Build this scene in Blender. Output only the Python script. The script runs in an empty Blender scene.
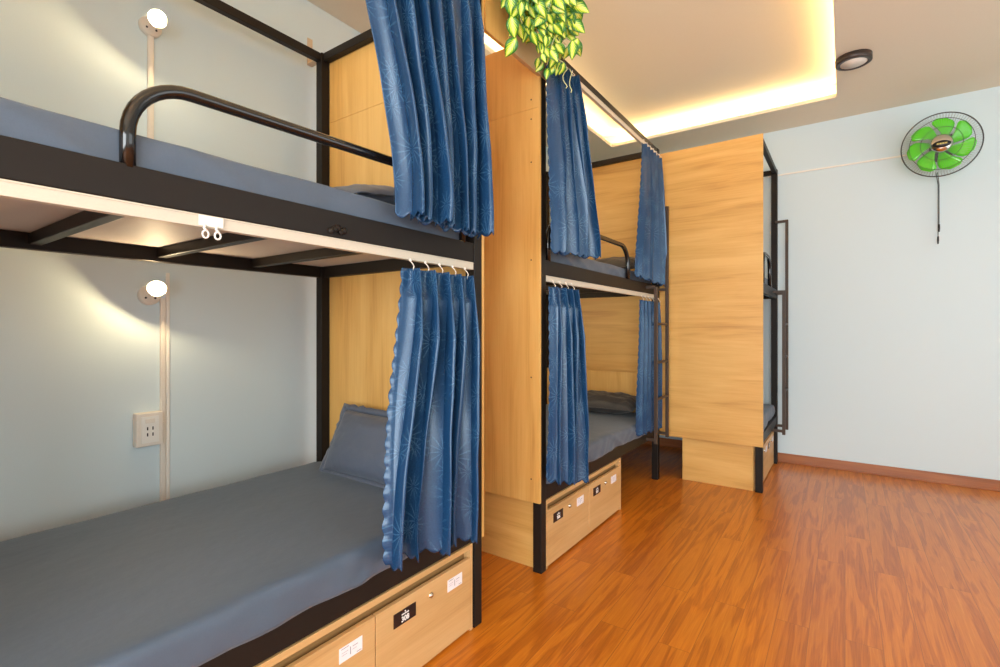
import bpy, bmesh, math, random
from mathutils import Vector, Matrix, noise
PI = math.pi
scene = bpy.context.scene
COL = scene.collection
ORG = {}

# ------------------------------------------------------------------ materials
def new_mat(name):
    m = bpy.data.materials.new(name); m.use_nodes = True
    nt = m.node_tree
    return m, nt, nt.nodes['Principled BSDF']

def N(nt, kind, **kw):
    n = nt.nodes.new(kind)
    for k, v in kw.items():
        if k in n.inputs.keys() if hasattr(n.inputs, 'keys') else False:
            n.inputs[k].default_value = v
        else:
            setattr(n, k, v)
    return n

def lin(r, g, b):
    f = lambda c: (c/255/12.92) if c/255 <= .04045 else ((c/255+.055)/1.055)**2.4
    return (f(r), f(g), f(b), 1)

def ramp(nt, stops):
    r = nt.nodes.new('ShaderNodeValToRGB')
    el = r.color_ramp.elements
    while len(el) < len(stops): el.new(.5)
    for e, (p, c) in zip(el, stops):
        e.position = p; e.color = c
    return r

def plain(name, col, rough=.5, metal=0, bump=0, bscale=200, coat=0, spec=.5):
    m, nt, b = new_mat(name)
    b.inputs['Base Color'].default_value = col
    b.inputs['Roughness'].default_value = rough
    b.inputs['Metallic'].default_value = metal
    b.inputs['Coat Weight'].default_value = coat
    b.inputs['Specular IOR Level'].default_value = spec
    tc = nt.nodes.new('ShaderNodeTexCoord')
    nz = nt.nodes.new('ShaderNodeTexNoise'); nz.inputs['Scale'].default_value = bscale
    nt.links.new(tc.outputs['Object'], nz.inputs['Vector'])
    # slight procedural tone variation
    mx = nt.nodes.new('ShaderNodeMix'); mx.data_type = 'RGBA'
    mx.inputs['A'].default_value = tuple(c*.95 for c in col[:3]) + (1,)
    mx.inputs['B'].default_value = tuple(min(1, c*1.05) for c in col[:3]) + (1,)
    nt.links.new(nz.outputs['Fac'], mx.inputs['Factor'])
    nt.links.new(mx.outputs['Result'], b.inputs['Base Color'])
    if bump:
        bp = nt.nodes.new('ShaderNodeBump'); bp.inputs['Strength'].default_value = bump
        bp.inputs['Distance'].default_value = .002
        nt.links.new(nz.outputs['Fac'], bp.inputs['Height'])
        nt.links.new(bp.outputs['Normal'], b.inputs['Normal'])
    return m

def wood(name, axis, dark, mid, light, rough=.45, fine=60, coarse=5):
    m, nt, b = new_mat(name)
    tc = nt.nodes.new('ShaderNodeTexCoord')
    def stretched(a, l):
        mp = nt.nodes.new('ShaderNodeMapping')
        s = [a, a, a]; s['XYZ'.index(axis)] = l
        mp.inputs['Scale'].default_value = s
        nt.links.new(tc.outputs['Object'], mp.inputs['Vector'])
        return mp
    m1 = stretched(coarse, coarse*.10)
    n1 = nt.nodes.new('ShaderNodeTexNoise'); n1.inputs['Scale'].default_value = 2.2
    n1.inputs['Detail'].default_value = 6; n1.inputs['Distortion'].default_value = .7
    nt.links.new(m1.outputs['Vector'], n1.inputs['Vector'])
    m2 = stretched(fine, fine*.025)
    n2 = nt.nodes.new('ShaderNodeTexNoise'); n2.inputs['Scale'].default_value = 2.5
    n2.inputs['Detail'].default_value = 3
    nt.links.new(m2.outputs['Vector'], n2.inputs['Vector'])
    ma = nt.nodes.new('ShaderNodeMath'); ma.operation = 'MULTIPLY_ADD'
    nt.links.new(n2.outputs['Fac'], ma.inputs[0]); ma.inputs[1].default_value = .35
    nt.links.new(n1.outputs['Fac'], ma.inputs[2])
    r = ramp(nt, [(.40, dark), (.64, mid), (.92, light)])
    nt.links.new(ma.outputs[0], r.inputs['Fac'])
    nt.links.new(r.outputs['Color'], b.inputs['Base Color'])
    b.inputs['Roughness'].default_value = rough
    bp = nt.nodes.new('ShaderNodeBump'); bp.inputs['Strength'].default_value = .12
    bp.inputs['Distance'].default_value = .001
    nt.links.new(n2.outputs['Fac'], bp.inputs['Height'])
    nt.links.new(bp.outputs['Normal'], b.inputs['Normal'])
    return m

OAK = (lin(196, 142, 72), lin(219, 168, 92), lin(230, 185, 110))
DRAW = (lin(178, 134, 82), lin(203, 158, 102), lin(214, 172, 118))
M = {}
M['oak_v'] = wood('oak_vertical_grain', 'Z', *OAK)
M['oak_x'] = wood('oak_grain_along_room', 'X', *DRAW)
M['oak_y'] = wood('oak_grain_across_room', 'Y', *OAK)
M['edge'] = plain('pale_edge_banding', lin(226, 196, 150), .5)
M['metal'] = plain('dark_brown_powder_coat', lin(33, 27, 23), .45, spec=.2, bump=.05, bscale=900)
M['ladder'] = plain('brown_ladder_paint', lin(74, 60, 51), .45, spec=.3)
M['tube'] = plain('glossy_black_tube', lin(22, 18, 16), .16, coat=.3)
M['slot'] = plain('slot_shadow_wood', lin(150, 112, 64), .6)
M['wall'] = plain('pale_blue_wall_paint', lin(211, 226, 231), .75, bump=.08, bscale=350)
M['ceil'] = plain('ceiling_paint', lin(232, 222, 200), .8, bump=.05, bscale=300)
M['tanboard'] = plain('tan_painted_board', lin(205, 172, 128), .6)
M['ply'] = plain('grey_pink_plywood', lin(205, 192, 184), .6)
M['white'] = plain('white_plastic', lin(240, 236, 228), .35)
M['track'] = plain('cream_track_plastic', lin(206, 196, 178), .5)
M['cream'] = plain('cream_plastic', lin(234, 225, 212), .4)
M['black'] = plain('black_plastic', lin(22, 20, 20), .4)
M['darkhole'] = plain('dark_hole', lin(30, 26, 24), .6)
M['plate'] = plain('black_number_plate', lin(34, 20, 20), .35)
M['paper'] = plain('white_sticker', lin(242, 234, 236), .5)
M['ink'] = plain('grey_ink', lin(150, 140, 150), .6)
M['plateink'] = plain('white_lettering', lin(240, 236, 232), .5)
M['chrome'] = plain('chrome', lin(215, 210, 200), .15, metal=1)
M['gold'] = plain('gold_print', lin(220, 195, 90), .35)
M['diff'] = plain('frosted_diffuser', lin(240, 232, 220), .5)
M['brownrim'] = plain('dark_brown_rim', lin(62, 48, 42), .4)
M['wire'] = plain('dark_guard_wire', lin(52, 48, 50), .4)
M['wiregrey'] = plain('grey_guard_wire', lin(150, 148, 148), .4)
M['tapewood'] = plain('beige_bracket_paint', lin(214, 190, 158), .5)
M['tendril'] = plain('pale_tendril', lin(214, 218, 160), .5)

def fabric(name, col, rough=.75, wrinkle=0.0, sheen=.15):
    m, nt, b = new_mat(name)
    tc = nt.nodes.new('ShaderNodeTexCoord')
    w = nt.nodes.new('ShaderNodeTexNoise'); w.inputs['Scale'].default_value = 7; w.inputs['Detail'].default_value = 4
    nt.links.new(tc.outputs['Object'], w.inputs['Vector'])
    w2 = nt.nodes.new('ShaderNodeTexNoise'); w2.inputs['Scale'].default_value = 420
    nt.links.new(tc.outputs['Object'], w2.inputs['Vector'])
    mx = nt.nodes.new('ShaderNodeMix'); mx.data_type = 'RGBA'
    mx.inputs['A'].default_value = tuple(c*.9 for c in col[:3]) + (1,)
    mx.inputs['B'].default_value = tuple(c*1.1 for c in col[:3]) + (1,)
    nt.links.new(w2.outputs['Fac'], mx.inputs['Factor'])
    nt.links.new(mx.outputs['Result'], b.inputs['Base Color'])
    b.inputs['Roughness'].default_value = rough
    b.inputs['Sheen Weight'].default_value = sheen
    ad = nt.nodes.new('ShaderNodeMath'); ad.operation = 'MULTIPLY_ADD'
    nt.links.new(w2.outputs['Fac'], ad.inputs[0]); ad.inputs[1].default_value = .02
    nt.links.new(w.outputs['Fac'], ad.inputs[2])
    bp = nt.nodes.new('ShaderNodeBump'); bp.inputs['Strength'].default_value = .25
    bp.inputs['Distance'].default_value = .02 if wrinkle == 0 else wrinkle
    nt.links.new(ad.outputs[0], bp.inputs['Height'])
    nt.links.new(bp.outputs['Normal'], b.inputs['Normal'])
    return m
M['sheet'] = fabric('slate_grey_sheet', lin(76, 89, 106), .6)
M['pillow'] = fabric('slate_grey_pillowcase', lin(80, 88, 104), .6)
M['darkpillow'] = fabric('charcoal_cloth', lin(62, 60, 60), .5, .05)

def curtain_mat():
    m, nt, b = new_mat('blue_satin_with_starbursts')
    L = nt.links.new
    uv = nt.nodes.new('ShaderNodeUVMap'); uv.uv_map = 'cloth'
    def math_(op, a, b_=None, c=None):
        n = nt.nodes.new('ShaderNodeMath'); n.operation = op
        for i, v in enumerate((a, b_, c)):
            if v is None: continue
            if isinstance(v, (int, float)): n.inputs[i].default_value = v
            else: L(v, n.inputs[i])
        return n.outputs[0]
    def burst(freq, ox, oy, rays, rad):
        mp = nt.nodes.new('ShaderNodeMapping'); mp.inputs['Location'].default_value = (ox, oy, 0)
        mp.inputs['Scale'].default_value = (freq, freq, 1)
        L(uv.outputs['UV'], mp.inputs['Vector'])
        v = nt.nodes.new('ShaderNodeTexVoronoi'); v.voronoi_dimensions = '2D'; v.inputs['Scale'].default_value = 1
        v.inputs['Randomness'].default_value = .55
        L(mp.outputs['Vector'], v.inputs['Vector'])
        sb = nt.nodes.new('ShaderNodeVectorMath'); sb.operation = 'SUBTRACT'
        L(mp.outputs['Vector'], sb.inputs[0]); L(v.outputs['Position'], sb.inputs[1])
        sp = nt.nodes.new('ShaderNodeSeparateXYZ'); L(sb.outputs[0], sp.inputs[0])
        ang = math_('ARCTAN2', sp.outputs[1], sp.outputs[0])
        s = math_('SINE', math_('MULTIPLY', ang, rays))
        s = math_('GREATER_THAN', s, .72)
        inr = math_('LESS_THAN', v.outputs['Distance'], rad)
        out = math_('GREATER_THAN', v.outputs['Distance'], rad*.12)
        fade = math_('SUBTRACT', 1.15, math_('DIVIDE', v.outputs['Distance'], rad))
        return math_('MULTIPLY', math_('MULTIPLY', math_('MULTIPLY', s, inr), out), fade)
    pat = math_('MAXIMUM', burst(5.0, 0, 0, 13, .42), burst(7.5, .37, .61, 11, .36))
    nz = nt.nodes.new('ShaderNodeTexNoise'); nz.inputs['Scale'].default_value = 160; nz.inputs['Detail'].default_value = 3
    L(uv.outputs['UV'], nz.inputs['Vector'])
    f = math_('MULTIPLY_ADD', pat, .38, math_('MULTIPLY', nz.outputs['Fac'], .5))
    r = ramp(nt, [(.12, lin(22, 55, 90)), (.34, lin(29, 66, 104)), (.85, lin(82, 126, 160))])
    L(f, r.inputs['Fac']); L(r.outputs['Color'], b.inputs['Base Color'])
    b.inputs['Roughness'].default_value = .27
    b.inputs['Specular IOR Level'].default_value = .5
    b.inputs['Specular Tint'].default_value = (.80, .90, 1, 1)
    bp = nt.nodes.new('ShaderNodeBump'); bp.inputs['Strength'].default_value = .35
    bp.inputs['Distance'].default_value = .0015
    L(f, bp.inputs['Height']); L(bp.outputs['Normal'], b.inputs['Normal'])
    return m
M['curtain'] = curtain_mat()

def floor_mat():
    m, nt, b = new_mat('orange_laminate_planks')
    L = nt.links.new
    tc = nt.nodes.new('ShaderNodeTexCoord')
    br = nt.nodes.new('ShaderNodeTexBrick')
    br.inputs['Scale'].default_value = 1
    br.inputs['Brick Width'].default_value = 1.21; br.inputs['Row Height'].default_value = .122
    br.inputs['Mortar Size'].default_value = .0011; br.inputs['Mortar Smooth'].default_value = .3
    br.inputs['Color1'].default_value = (0, 0, 0, 1); br.inputs['Color2'].default_value = (1, 1, 1, 1)
    br.inputs['Mortar'].default_value = (.5, .5, .5, 1)
    br.offset = .37; br.offset_frequency = 2
    L(tc.outputs['Object'], br.inputs['Vector'])
    # shift the grain per plank
    sc = nt.nodes.new('ShaderNodeVectorMath'); sc.operation = 'MULTIPLY_ADD'
    L(br.outputs['Color'], sc.inputs[0]); sc.inputs[1].default_value = (37, 11, 5)
    L(tc.outputs['Object'], sc.inputs[2])
    mp = nt.nodes.new('ShaderNodeMapping'); mp.inputs['Scale'].default_value = (1.0, 13, 1)
    L(sc.outputs[0], mp.inputs['Vector'])
    n1 = nt.nodes.new('ShaderNodeTexNoise'); n1.inputs['Scale'].default_value = 1.6
    n1.inputs['Detail'].default_value = 5; n1.inputs['Distortion'].default_value = 1.1
    L(mp.outputs['Vector'], n1.inputs['Vector'])
    # contour rings of the noise give cathedral figure
    mu = nt.nodes.new('ShaderNodeMath'); mu.operation = 'MULTIPLY'; mu.inputs[1].default_value = 26
    L(n1.outputs['Fac'], mu.inputs[0])
    sn = nt.nodes.new('ShaderNodeMath'); sn.operation = 'SINE'; L(mu.outputs[0], sn.inputs[0])
    mp2 = nt.nodes.new('ShaderNodeMapping'); mp2.inputs['Scale'].default_value = (4, 130, 1)
    L(sc.outputs[0], mp2.inputs['Vector'])
    n2 = nt.nodes.new('ShaderNodeTexNoise'); n2.inputs['Scale'].default_value = 1.5; n2.inputs['Detail'].default_value = 3
    L(mp2.outputs['Vector'], n2.inputs['Vector'])
    a = nt.nodes.new('ShaderNodeMath'); a.operation = 'MULTIPLY_ADD'; a.inputs[1].default_value = .08
    L(sn.outputs[0], a.inputs[0]); L(n1.outputs['Fac'], a.inputs[2])
    a2 = nt.nodes.new('ShaderNodeMath'); a2.operation = 'MULTIPLY_ADD'; a2.inputs[1].default_value = .40
    L(n2.outputs['Fac'], a2.inputs[0]); L(a.outputs[0], a2.inputs[2])
    r = ramp(nt, [(.36, lin(154, 78, 17)), (.60, lin(192, 106, 24)), (.82, lin(209, 122, 30)), (1.0, lin(222, 142, 46))])
    L(a2.outputs[0], r.inputs['Fac'])
    # plank to plank tone
    pt = nt.nodes.new('ShaderNodeMix'); pt.data_type = 'RGBA'; pt.blend_type = 'MULTIPLY'
    tone = ramp(nt, [(0, (.90, .88, .86, 1)), (1, (1.0, 1.0, 1.0, 1))])
    L(br.outputs['Color'], tone.inputs['Fac'])
    pt.inputs['Factor'].default_value = 1
    L(r.outputs['Color'], pt.inputs['A']); L(tone.outputs['Color'], pt.inputs['B'])
    sm = nt.nodes.new('ShaderNodeMix'); sm.data_type = 'RGBA'
    L(br.outputs['Fac'], sm.inputs['Factor']); L(pt.outputs['Result'], sm.inputs['A'])
    sm.inputs['B'].default_value = lin(150, 84, 32)
    L(sm.outputs['Result'], b.inputs['Base Color'])
    b.inputs['Roughness'].default_value = .3
    b.inputs['Coat Weight'].default_value = .25; b.inputs['Coat Roughness'].default_value = .22
    bp = nt.nodes.new('ShaderNodeBump'); bp.inputs['Strength'].default_value = .2; bp.inputs['Distance'].default_value = .001
    L(n2.outputs['Fac'], bp.inputs['Height']); L(bp.outputs['Normal'], b.inputs['Normal'])
    return m
M['floor'] = floor_mat()
M['skirt'] = wood('brown_baseboard', 'Y', lin(126, 70, 38), lin(158, 94, 54), lin(176, 112, 68), .35)

def leaf_mat():
    m, nt, b = new_mat('variegated_leaf')
    L = nt.links.new
    uv = nt.nodes.new('ShaderNodeUVMap'); uv.uv_map = 'leaf'
    sp = nt.nodes.new('ShaderNodeSeparateXYZ'); L(uv.outputs['UV'], sp.inputs[0])
    # u: 0 midrib .. 1 margin, v: along the leaf ; feathered side veins
    mu = nt.nodes.new('ShaderNodeMath'); mu.operation = 'MULTIPLY_ADD'; mu.inputs[1].default_value = -.55
    L(sp.outputs[0], mu.inputs[0]); L(sp.outputs[1], mu.inputs[2])
    m2 = nt.nodes.new('ShaderNodeMath'); m2.operation = 'MULTIPLY'; m2.inputs[1].default_value = 36; L(mu.outputs[0], m2.inputs[0])
    s = nt.nodes.new('ShaderNodeMath'); s.operation = 'SINE'; L(m2.outputs[0], s.inputs[0])
    a = nt.nodes.new('ShaderNodeMath'); a.operation = 'MULTIPLY_ADD'; a.inputs[1].default_value = .16
    L(s.outputs[0], a.inputs[0]); L(sp.outputs[0], a.inputs[2])
    nz = nt.nodes.new('ShaderNodeTexNoise'); nz.inputs['Scale'].default_value = 14
    tc = nt.nodes.new('ShaderNodeTexCoord'); L(tc.outputs['Object'], nz.inputs['Vector'])
    a2 = nt.nodes.new('ShaderNodeMath'); a2.operation = 'MULTIPLY_ADD'; a2.inputs[1].default_value = .7
    L(nz.outputs['Fac'], a2.inputs[0]); L(a.outputs[0], a2.inputs[2])
    r = ramp(nt, [(.40, lin(244, 240, 130)), (.66, lin(206, 224, 44)), (.90, lin(132, 186, 40)), (1.06, lin(50, 118, 36))])
    L(a2.outputs[0], r.inputs['Fac']); L(r.outputs['Color'], b.inputs['Base Color'])
    b.inputs['Roughness'].default_value = .35
    return m
M['leaf'] = leaf_mat()

def emis(name, col, strength):
    m, nt, b = new_mat(name)
    b.inputs['Base Color'].default_value = col
    b.inputs['Emission Color'].default_value = col
    b.inputs['Emission Strength'].default_value = strength
    return m
M['lens'] = emis('glowing_lamp_lens', (1, .86, .62, 1), 14)
M['led'] = emis('warm_led_tape', (1, .74, .40, 1), 8)

def blade_mat():
    m, nt, b = new_mat('green_fan_blade')
    b.inputs['Base Color'].default_value = lin(92, 228, 8)
    b.inputs['Roughness'].default_value = .18
    b.inputs['Transmission Weight'].default_value = .0
    b.inputs['Coat Weight'].default_value = .5
    return m
M['blade'] = blade_mat()

# ------------------------------------------------------------------ mesh helpers
def box(bm, x0, x1, y0, y1, z0, z1, mi=0):
    vs = [bm.verts.new((x, y, z)) for x in (x0, x1) for y in (y0, y1) for z in (z0, z1)]
    for q in ((0,1,3,2), (4,6,7,5), (0,4,5,1), (2,3,7,6), (0,2,6,4), (1,5,7,3)):
        f = bm.faces.new([vs[i] for i in q]); f.material_index = mi

def tube(bm, pts, r, seg=10, mi=0, closed=False, taper=None):
    pts = [Vector(p) for p in pts]; n = len(pts); rings = []
    t0 = (pts[1]-pts[0]).normalized()
    up = Vector((0,0,1)) if abs(t0.z) < .9 else Vector((1,0,0))
    nrm = (up - t0*up.dot(t0)).normalized()
    for i, p in enumerate(pts):
        if closed: t = (pts[(i+1) % n]-pts[i-1]).normalized()
        elif i == 0: t = t0
        elif i == n-1: t = (pts[-1]-pts[-2]).normalized()
        else: t = ((pts[i+1]-p).normalized() + (p-pts[i-1]).normalized()).normalized()
        nrm = (nrm - t*nrm.dot(t)).normalized(); bi = t.cross(nrm)
        rr = r*(taper(i/(n-1)) if taper else 1)
        rings.append([bm.verts.new(p + nrm*math.cos(a)*rr + bi*math.sin(a)*rr) for a in (2*PI*k/seg for k in range(seg))])
    for i in range(n if closed else n-1):
        A, B = rings[i], rings[(i+1) % n]
        for k in range(seg):
            f = bm.faces.new((A[k], A[(k+1) % seg], B[(k+1) % seg], B[k])); f.material_index = mi; f.smooth = True
    if not closed:
        for ring in (rings[0][::-1], rings[-1]):
            f = bm.faces.new(ring); f.material_index = mi

def lathe(bm, prof, mat=None, seg=28, mi=0):
    """prof: list of (radius, height) about local Z; mat places it."""
    mat = mat or Matrix.Identity(4); rings = []
    for r, h in prof:
        if r < 1e-6: rings.append([bm.verts.new(mat @ Vector((0,0,h)))])
        else: rings.append([bm.verts.new(mat @ Vector((r*math.cos(2*PI*k/seg), r*math.sin(2*PI*k/seg), h))) for k in range(seg)])
    for A, B in zip(rings, rings[1:]):
        for k in range(seg):
            k2 = (k+1) % seg
            if len(A) == 1: vs = (A[0], B[k], B[k2])
            elif len(B) == 1: vs = (A[k], A[k2], B[0])
            else: vs = (A[k], A[k2], B[k2], B[k])
            f = bm.faces.new(vs); f.material_index = mi; f.smooth = True

def disc_prism(bm, pts3, off, mi=0):
    a = [bm.verts.new(p) for p in pts3]; b = [bm.verts.new(Vector(p)+Vector(off)) for p in pts3]
    n = len(a)
    fs = [bm.faces.new(a), bm.faces.new(b[::-1])]
    for i in range(n): fs.append(bm.faces.new((a[i], b[i], b[(i+1) % n], a[(i+1) % n])))
    for f in fs: f.material_index = mi

def aim(pos, direction):
    q = Vector(direction).to_track_quat('Z', 'X')
    return Matrix.Translation(pos) @ q.to_matrix().to_4x4()

def arc_path(ctrl, rad, n=8):
    """polyline with rounded corners"""
    c = [Vector(p) for p in ctrl]; out = [c[0]]
    for i in range(1, len(c)-1):
        a = (c[i-1]-c[i]).normalized(); b = (c[i+1]-c[i]).normalized()
        half = a.angle(b)/2
        d = rad/math.tan(half); p0 = c[i]+a*d; p1 = c[i]+b*d
        ctr = c[i] + (a+b).normalized()*(rad/math.sin(half))
        v0 = p0-ctr; v1 = p1-ctr; ang = v0.angle(v1); ax = v0.cross(v1).normalized()
        for k in range(n+1): out.append(ctr + Matrix.Rotation(ang*k/n, 3, ax) @ v0)
    out.append(c[-1]); return out

def finish(o, bm, mats, bevel, smooth):
    bmesh.ops.recalc_face_normals(bm, faces=bm.faces[:])
    if smooth:
        for f in bm.faces: f.smooth = True
    bm.to_mesh(o.data); bm.free()
    for m in (mats if isinstance(mats, (list, tuple)) else [mats]): o.data.materials.append(M[m])
    if bevel:
        md = o.modifiers.new('edge', 'BEVEL'); md.width = bevel; md.segments = 2; md.limit_method = 'ANGLE'

def obj(name, bm, mats, parent, bevel=0, smooth=False):
    """a part: written in room coordinates, stored relative to its thing"""
    o = bpy.data.objects.new(name, bpy.data.meshes.new(name)); COL.objects.link(o)
    og = ORG[parent.name]
    bmesh.ops.translate(bm, verts=bm.verts[:], vec=-og)
    finish(o, bm, mats, bevel, smooth)
    o.parent = parent; ORG[o.name] = og
    return o

def props(o, label, cat, group):
    o['label'] = label; o['category'] = cat
    if group: o['group'] = group

def thing(name, loc, label, cat, group=None):
    o = bpy.data.objects.new(name, None); o.empty_display_size = .1
    COL.objects.link(o); o.location = loc; ORG[o.name] = Vector(loc)
    props(o, label, cat, group); return o

def solo(name, bm, mats, loc, label, cat, group=None, bevel=0, smooth=False):
    o = bpy.data.objects.new(name, bpy.data.meshes.new(name)); COL.objects.link(o)
    o.location = loc; ORG[o.name] = Vector(loc)
    bmesh.ops.translate(bm, verts=bm.verts[:], vec=-Vector(loc))
    finish(o, bm, mats, bevel, smooth); props(o, label, cat, group); return o

def struct(name, bm, mats, bevel=0, parent=None):
    o = bpy.data.objects.new(name, bpy.data.meshes.new(name)); COL.objects.link(o)
    finish(o, bm, mats, bevel, False); ORG[o.name] = Vector((0,0,0))
    if parent: o.parent = parent
    o['kind'] = 'structure'; return o

def text_into(bm, s, size, mat, mi, depth=.0004, bold=.0):
    cu = bpy.data.curves.new('t', 'FONT'); cu.body = s; cu.size = size
    cu.align_x = 'CENTER'; cu.align_y = 'CENTER'; cu.extrude = depth; cu.offset = bold; cu.resolution_u = 3
    t = bpy.data.objects.new('t', cu); me = bpy.data.meshes.new_from_object(t)
    me.transform(mat)
    n0 = len(bm.faces); bm.from_mesh(me); bm.faces.ensure_lookup_table()
    for f in bm.faces[n0:]: f.material_index = mi
    bpy.data.objects.remove(t); bpy.data.meshes.remove(me); bpy.data.curves.remove(cu)

# ------------------------------------------------------------------ layout numbers
CEIL, TOPC = 3.112, 3.275            # lower ceiling, tray ceiling
YW, XW, YR, XN = 2.50, 5.30, -2.70, -2.40
TX0, TX1, TY0, TY1 = -1.3, 4.80, .055, 1.96   # tray opening
COVE = .13

# ------------------------------------------------------------------ room shell
b = bmesh.new(); box(b, XN-.1, XW+.1, YR-.1, YW+.1, -.06, 0); struct('floor', b, 'floor')
b = bmesh.new()
for r in ((XN-.1, XW+.1, YR-.1, TY0), (XN-.1, XW+.1, TY1, YW+.1), (XN-.1, TX0, TY0, TY1), (TX1, XW+.1, TY0, TY1)):
    box(b, *r, CEIL, CEIL+.03)
box(b, TX0-COVE-.05, TX1+COVE+.05, TY0-COVE-.05, TY1+COVE+.05, TOPC, TOPC+.04)
for r in ((TX0-COVE-.05, TX0-COVE, TY0-COVE, TY1+COVE), (TX1+COVE, TX1+COVE+.05, TY0-COVE, TY1+COVE),
          (TX0-COVE-.05, TX1+COVE+.05, TY0-COVE-.05, TY0-COVE), (TX0-COVE-.05, TX1+COVE+.05, TY1+COVE, TY1+COVE+.05)):
    box(b, *r, CEIL+.03, TOPC)
struct('ceiling', b, 'ceil')
b = bmesh.new(); box(b, XN-.1, XW+.1, YW, YW+.1, 0, 3.4); struct('wall_left', b, 'wall')
b = bmesh.new(); box(b, XW, XW+.1, YR, YW, 0, 3.4); struct('wall_far', b, 'wall')
def wall_with_hole(along, pos, t, a0, a1, h0, h1, z0, z1):
    bm = bmesh.new()
    def bx(u0, u1, w0, w1):
        if along == 'X': box(bm, u0, u1, pos, pos+t, w0, w1)
        else: box(bm, pos, pos+t, u0, u1, w0, w1)
    bx(a0, h0, 0, 3.4); bx(h1, a1, 0, 3.4); bx(h0, h1, 0, z0); bx(h0, h1, z1, 3.4)
    return bm
WIN1 = (.4, 4.2, .7, 2.6); WIN2 = (-2.2, .7, .4, 2.5)
struct('wall_right', wall_with_hole('X', YR-.1, .1, XN-.1, XW+.1, *WIN1), 'wall')
struct('wall_near', wall_with_hole('Y', XN-.1, .1, YR, YW, *WIN2), 'wall')
def frame(along, pos, h0, h1, z0, z1, name):
    bm = bmesh.new(); w = .05; mid = (h0+h1)/2
    def bx(u0, u1, w0, w1):
        if along == 'X': box(bm, u0, u1, pos-.03, pos+.03, w0, w1)
        else: box(bm, pos-.03, pos+.03, u0, u1, w0, w1)
    bx(h0, h0+w, z0, z1); bx(h1-w, h1, z0, z1); bx(h0, h1, z0, z0+w); bx(h0, h1, z1-w, z1); bx(mid-w/2, mid+w/2, z0, z1)
    struct(name, bm, 'white')
frame('X', YR-.05, *WIN1, 'window_1'); frame('Y', XN-.05, *WIN2, 'window_2')
b = bmesh.new(); box(b, XW-.015, XW, YR, YW, 0, .085); box(b, XW-.020, XW-.0, YR, YW, .0, .012); struct('baseboard_far', b, 'skirt', .003)
b = bmesh.new(); box(b, XN, XW, YW-.015, YW, 0, .085); struct('baseboard_left', b, 'skirt', .003)

# ------------------------------------------------------------------ bunk beds
PW = .05
def bunk(x0, x1, y0, y1, label, slats_along='Y', nsl=4, top=2.738):
    """steel frame: posts, top rails, two decks with rails, slats and a board"""
    t = thing('bunk_bed', ((x0+x1)/2, (y0+y1)/2, 0), label, 'bunk bed', 'steel framed bunk beds')
    for px in (x0, x1-PW):
        for py in (y0, y1-PW):
            bm = bmesh.new(); box(bm, px, px+PW, py, py+PW, 0, top); obj('post', bm, 'metal', t, .003)
    def ring(z0, z1, nm, th=.035):
        for (a0, a1, c0, c1) in ((x0+PW, x1-PW, y0+.004, y0+.004+th), (x0+PW, x1-PW, y1-th-.004, y1-.004),
                                 (x0+.004, x0+.004+th, y0+PW, y1-PW), (x1-th-.004, x1-.004, y0+PW, y1-PW)):
            bm = bmesh.new(); box(bm, a0, a1, c0, c1, z0, z1); obj(nm, bm, 'metal', t, .003)
    ring(top-.043, top, 'top_rail'); ring(1.526, 1.606, 'upper_deck_rail'); ring(.364, .442, 'lower_deck_rail')
    for zt, nm in ((1.582, 'upper'), (.425, 'lower')):
        bm = bmesh.new(); box(bm, x0+.045, x1-.045, y0+.045, y1-.045, zt, zt+.014); obj(nm+'_deck_board', bm, 'ply', t)
        for k in range(nsl+1):
            if slats_along == 'Y':
                c = x1 - .43 - .39*k
                if c < x0+.1: continue
                bm = bmesh.new(); box(bm, c, c+.035, y0+.039, y1-.039, zt-.040, zt-.001)
            else:
                c = y0 + .3*(k+1)
                if c > y1-.1: continue
                bm = bmesh.new(); box(bm, x0+.039, x1-.039, c, c+.035, zt-.040, zt-.001)
            obj('slat', bm, 'metal', t, .003)
    return t

def end_panel(t, x, y0, y1, z0, z1, mat, seam=None, screws=()):
    bm = bmesh.new()
    if seam:
        box(bm, x, x+.015, y0, y1, z0, seam-.0012); box(bm, x, x+.015, y0, y1, seam+.0012, z1)
        box(bm, x+.003, x+.012, y0, y1, seam-.0012, seam+.0012)
    else: box(bm, x, x+.015, y0, y1, z0, z1)
    for (y, z) in screws:
        lathe(bm, [(0, .0008), (.004, .0008), (.004, 0)], aim((x, y, z), (-1, 0, 0)), 8, 1)
    return obj('end_panel', bm, [mat, 'darkhole'], t)

def guard(t, pts, r=.0155, bend=.13):
    bm = bmesh.new(); tube(bm, arc_path(pts, bend, 10), r, 14); obj('guard_rail', bm, 'tube', t)

def track(t, x0, x1, y, z0, z1):
    bm = bmesh.new(); box(bm, x0, x1, y, y+.022, z0, z1); box(bm, x0, x1, y-.002, y, z1-.005, z1-.002)
    obj('curtain_track', bm, 'track', t, .002)

Y0, Y1 = 1.264, 2.356
screws = [(Y0+.05, z) for z in (.48, 1.0, 1.6, 2.1, 2.32, 2.42)] + [(Y0+.42, 2.40), (Y0+.42, 1.2)]
A = bunk(-.28, 1.67, Y0, Y1, 'nearest bunk bed at the left with warm lamps and a black curved guard rail')
end_panel(A, 1.671, Y0, Y1, .362, 2.736, 'oak_v', 2.372, [(Y0+.45, 2.30)])
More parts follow.
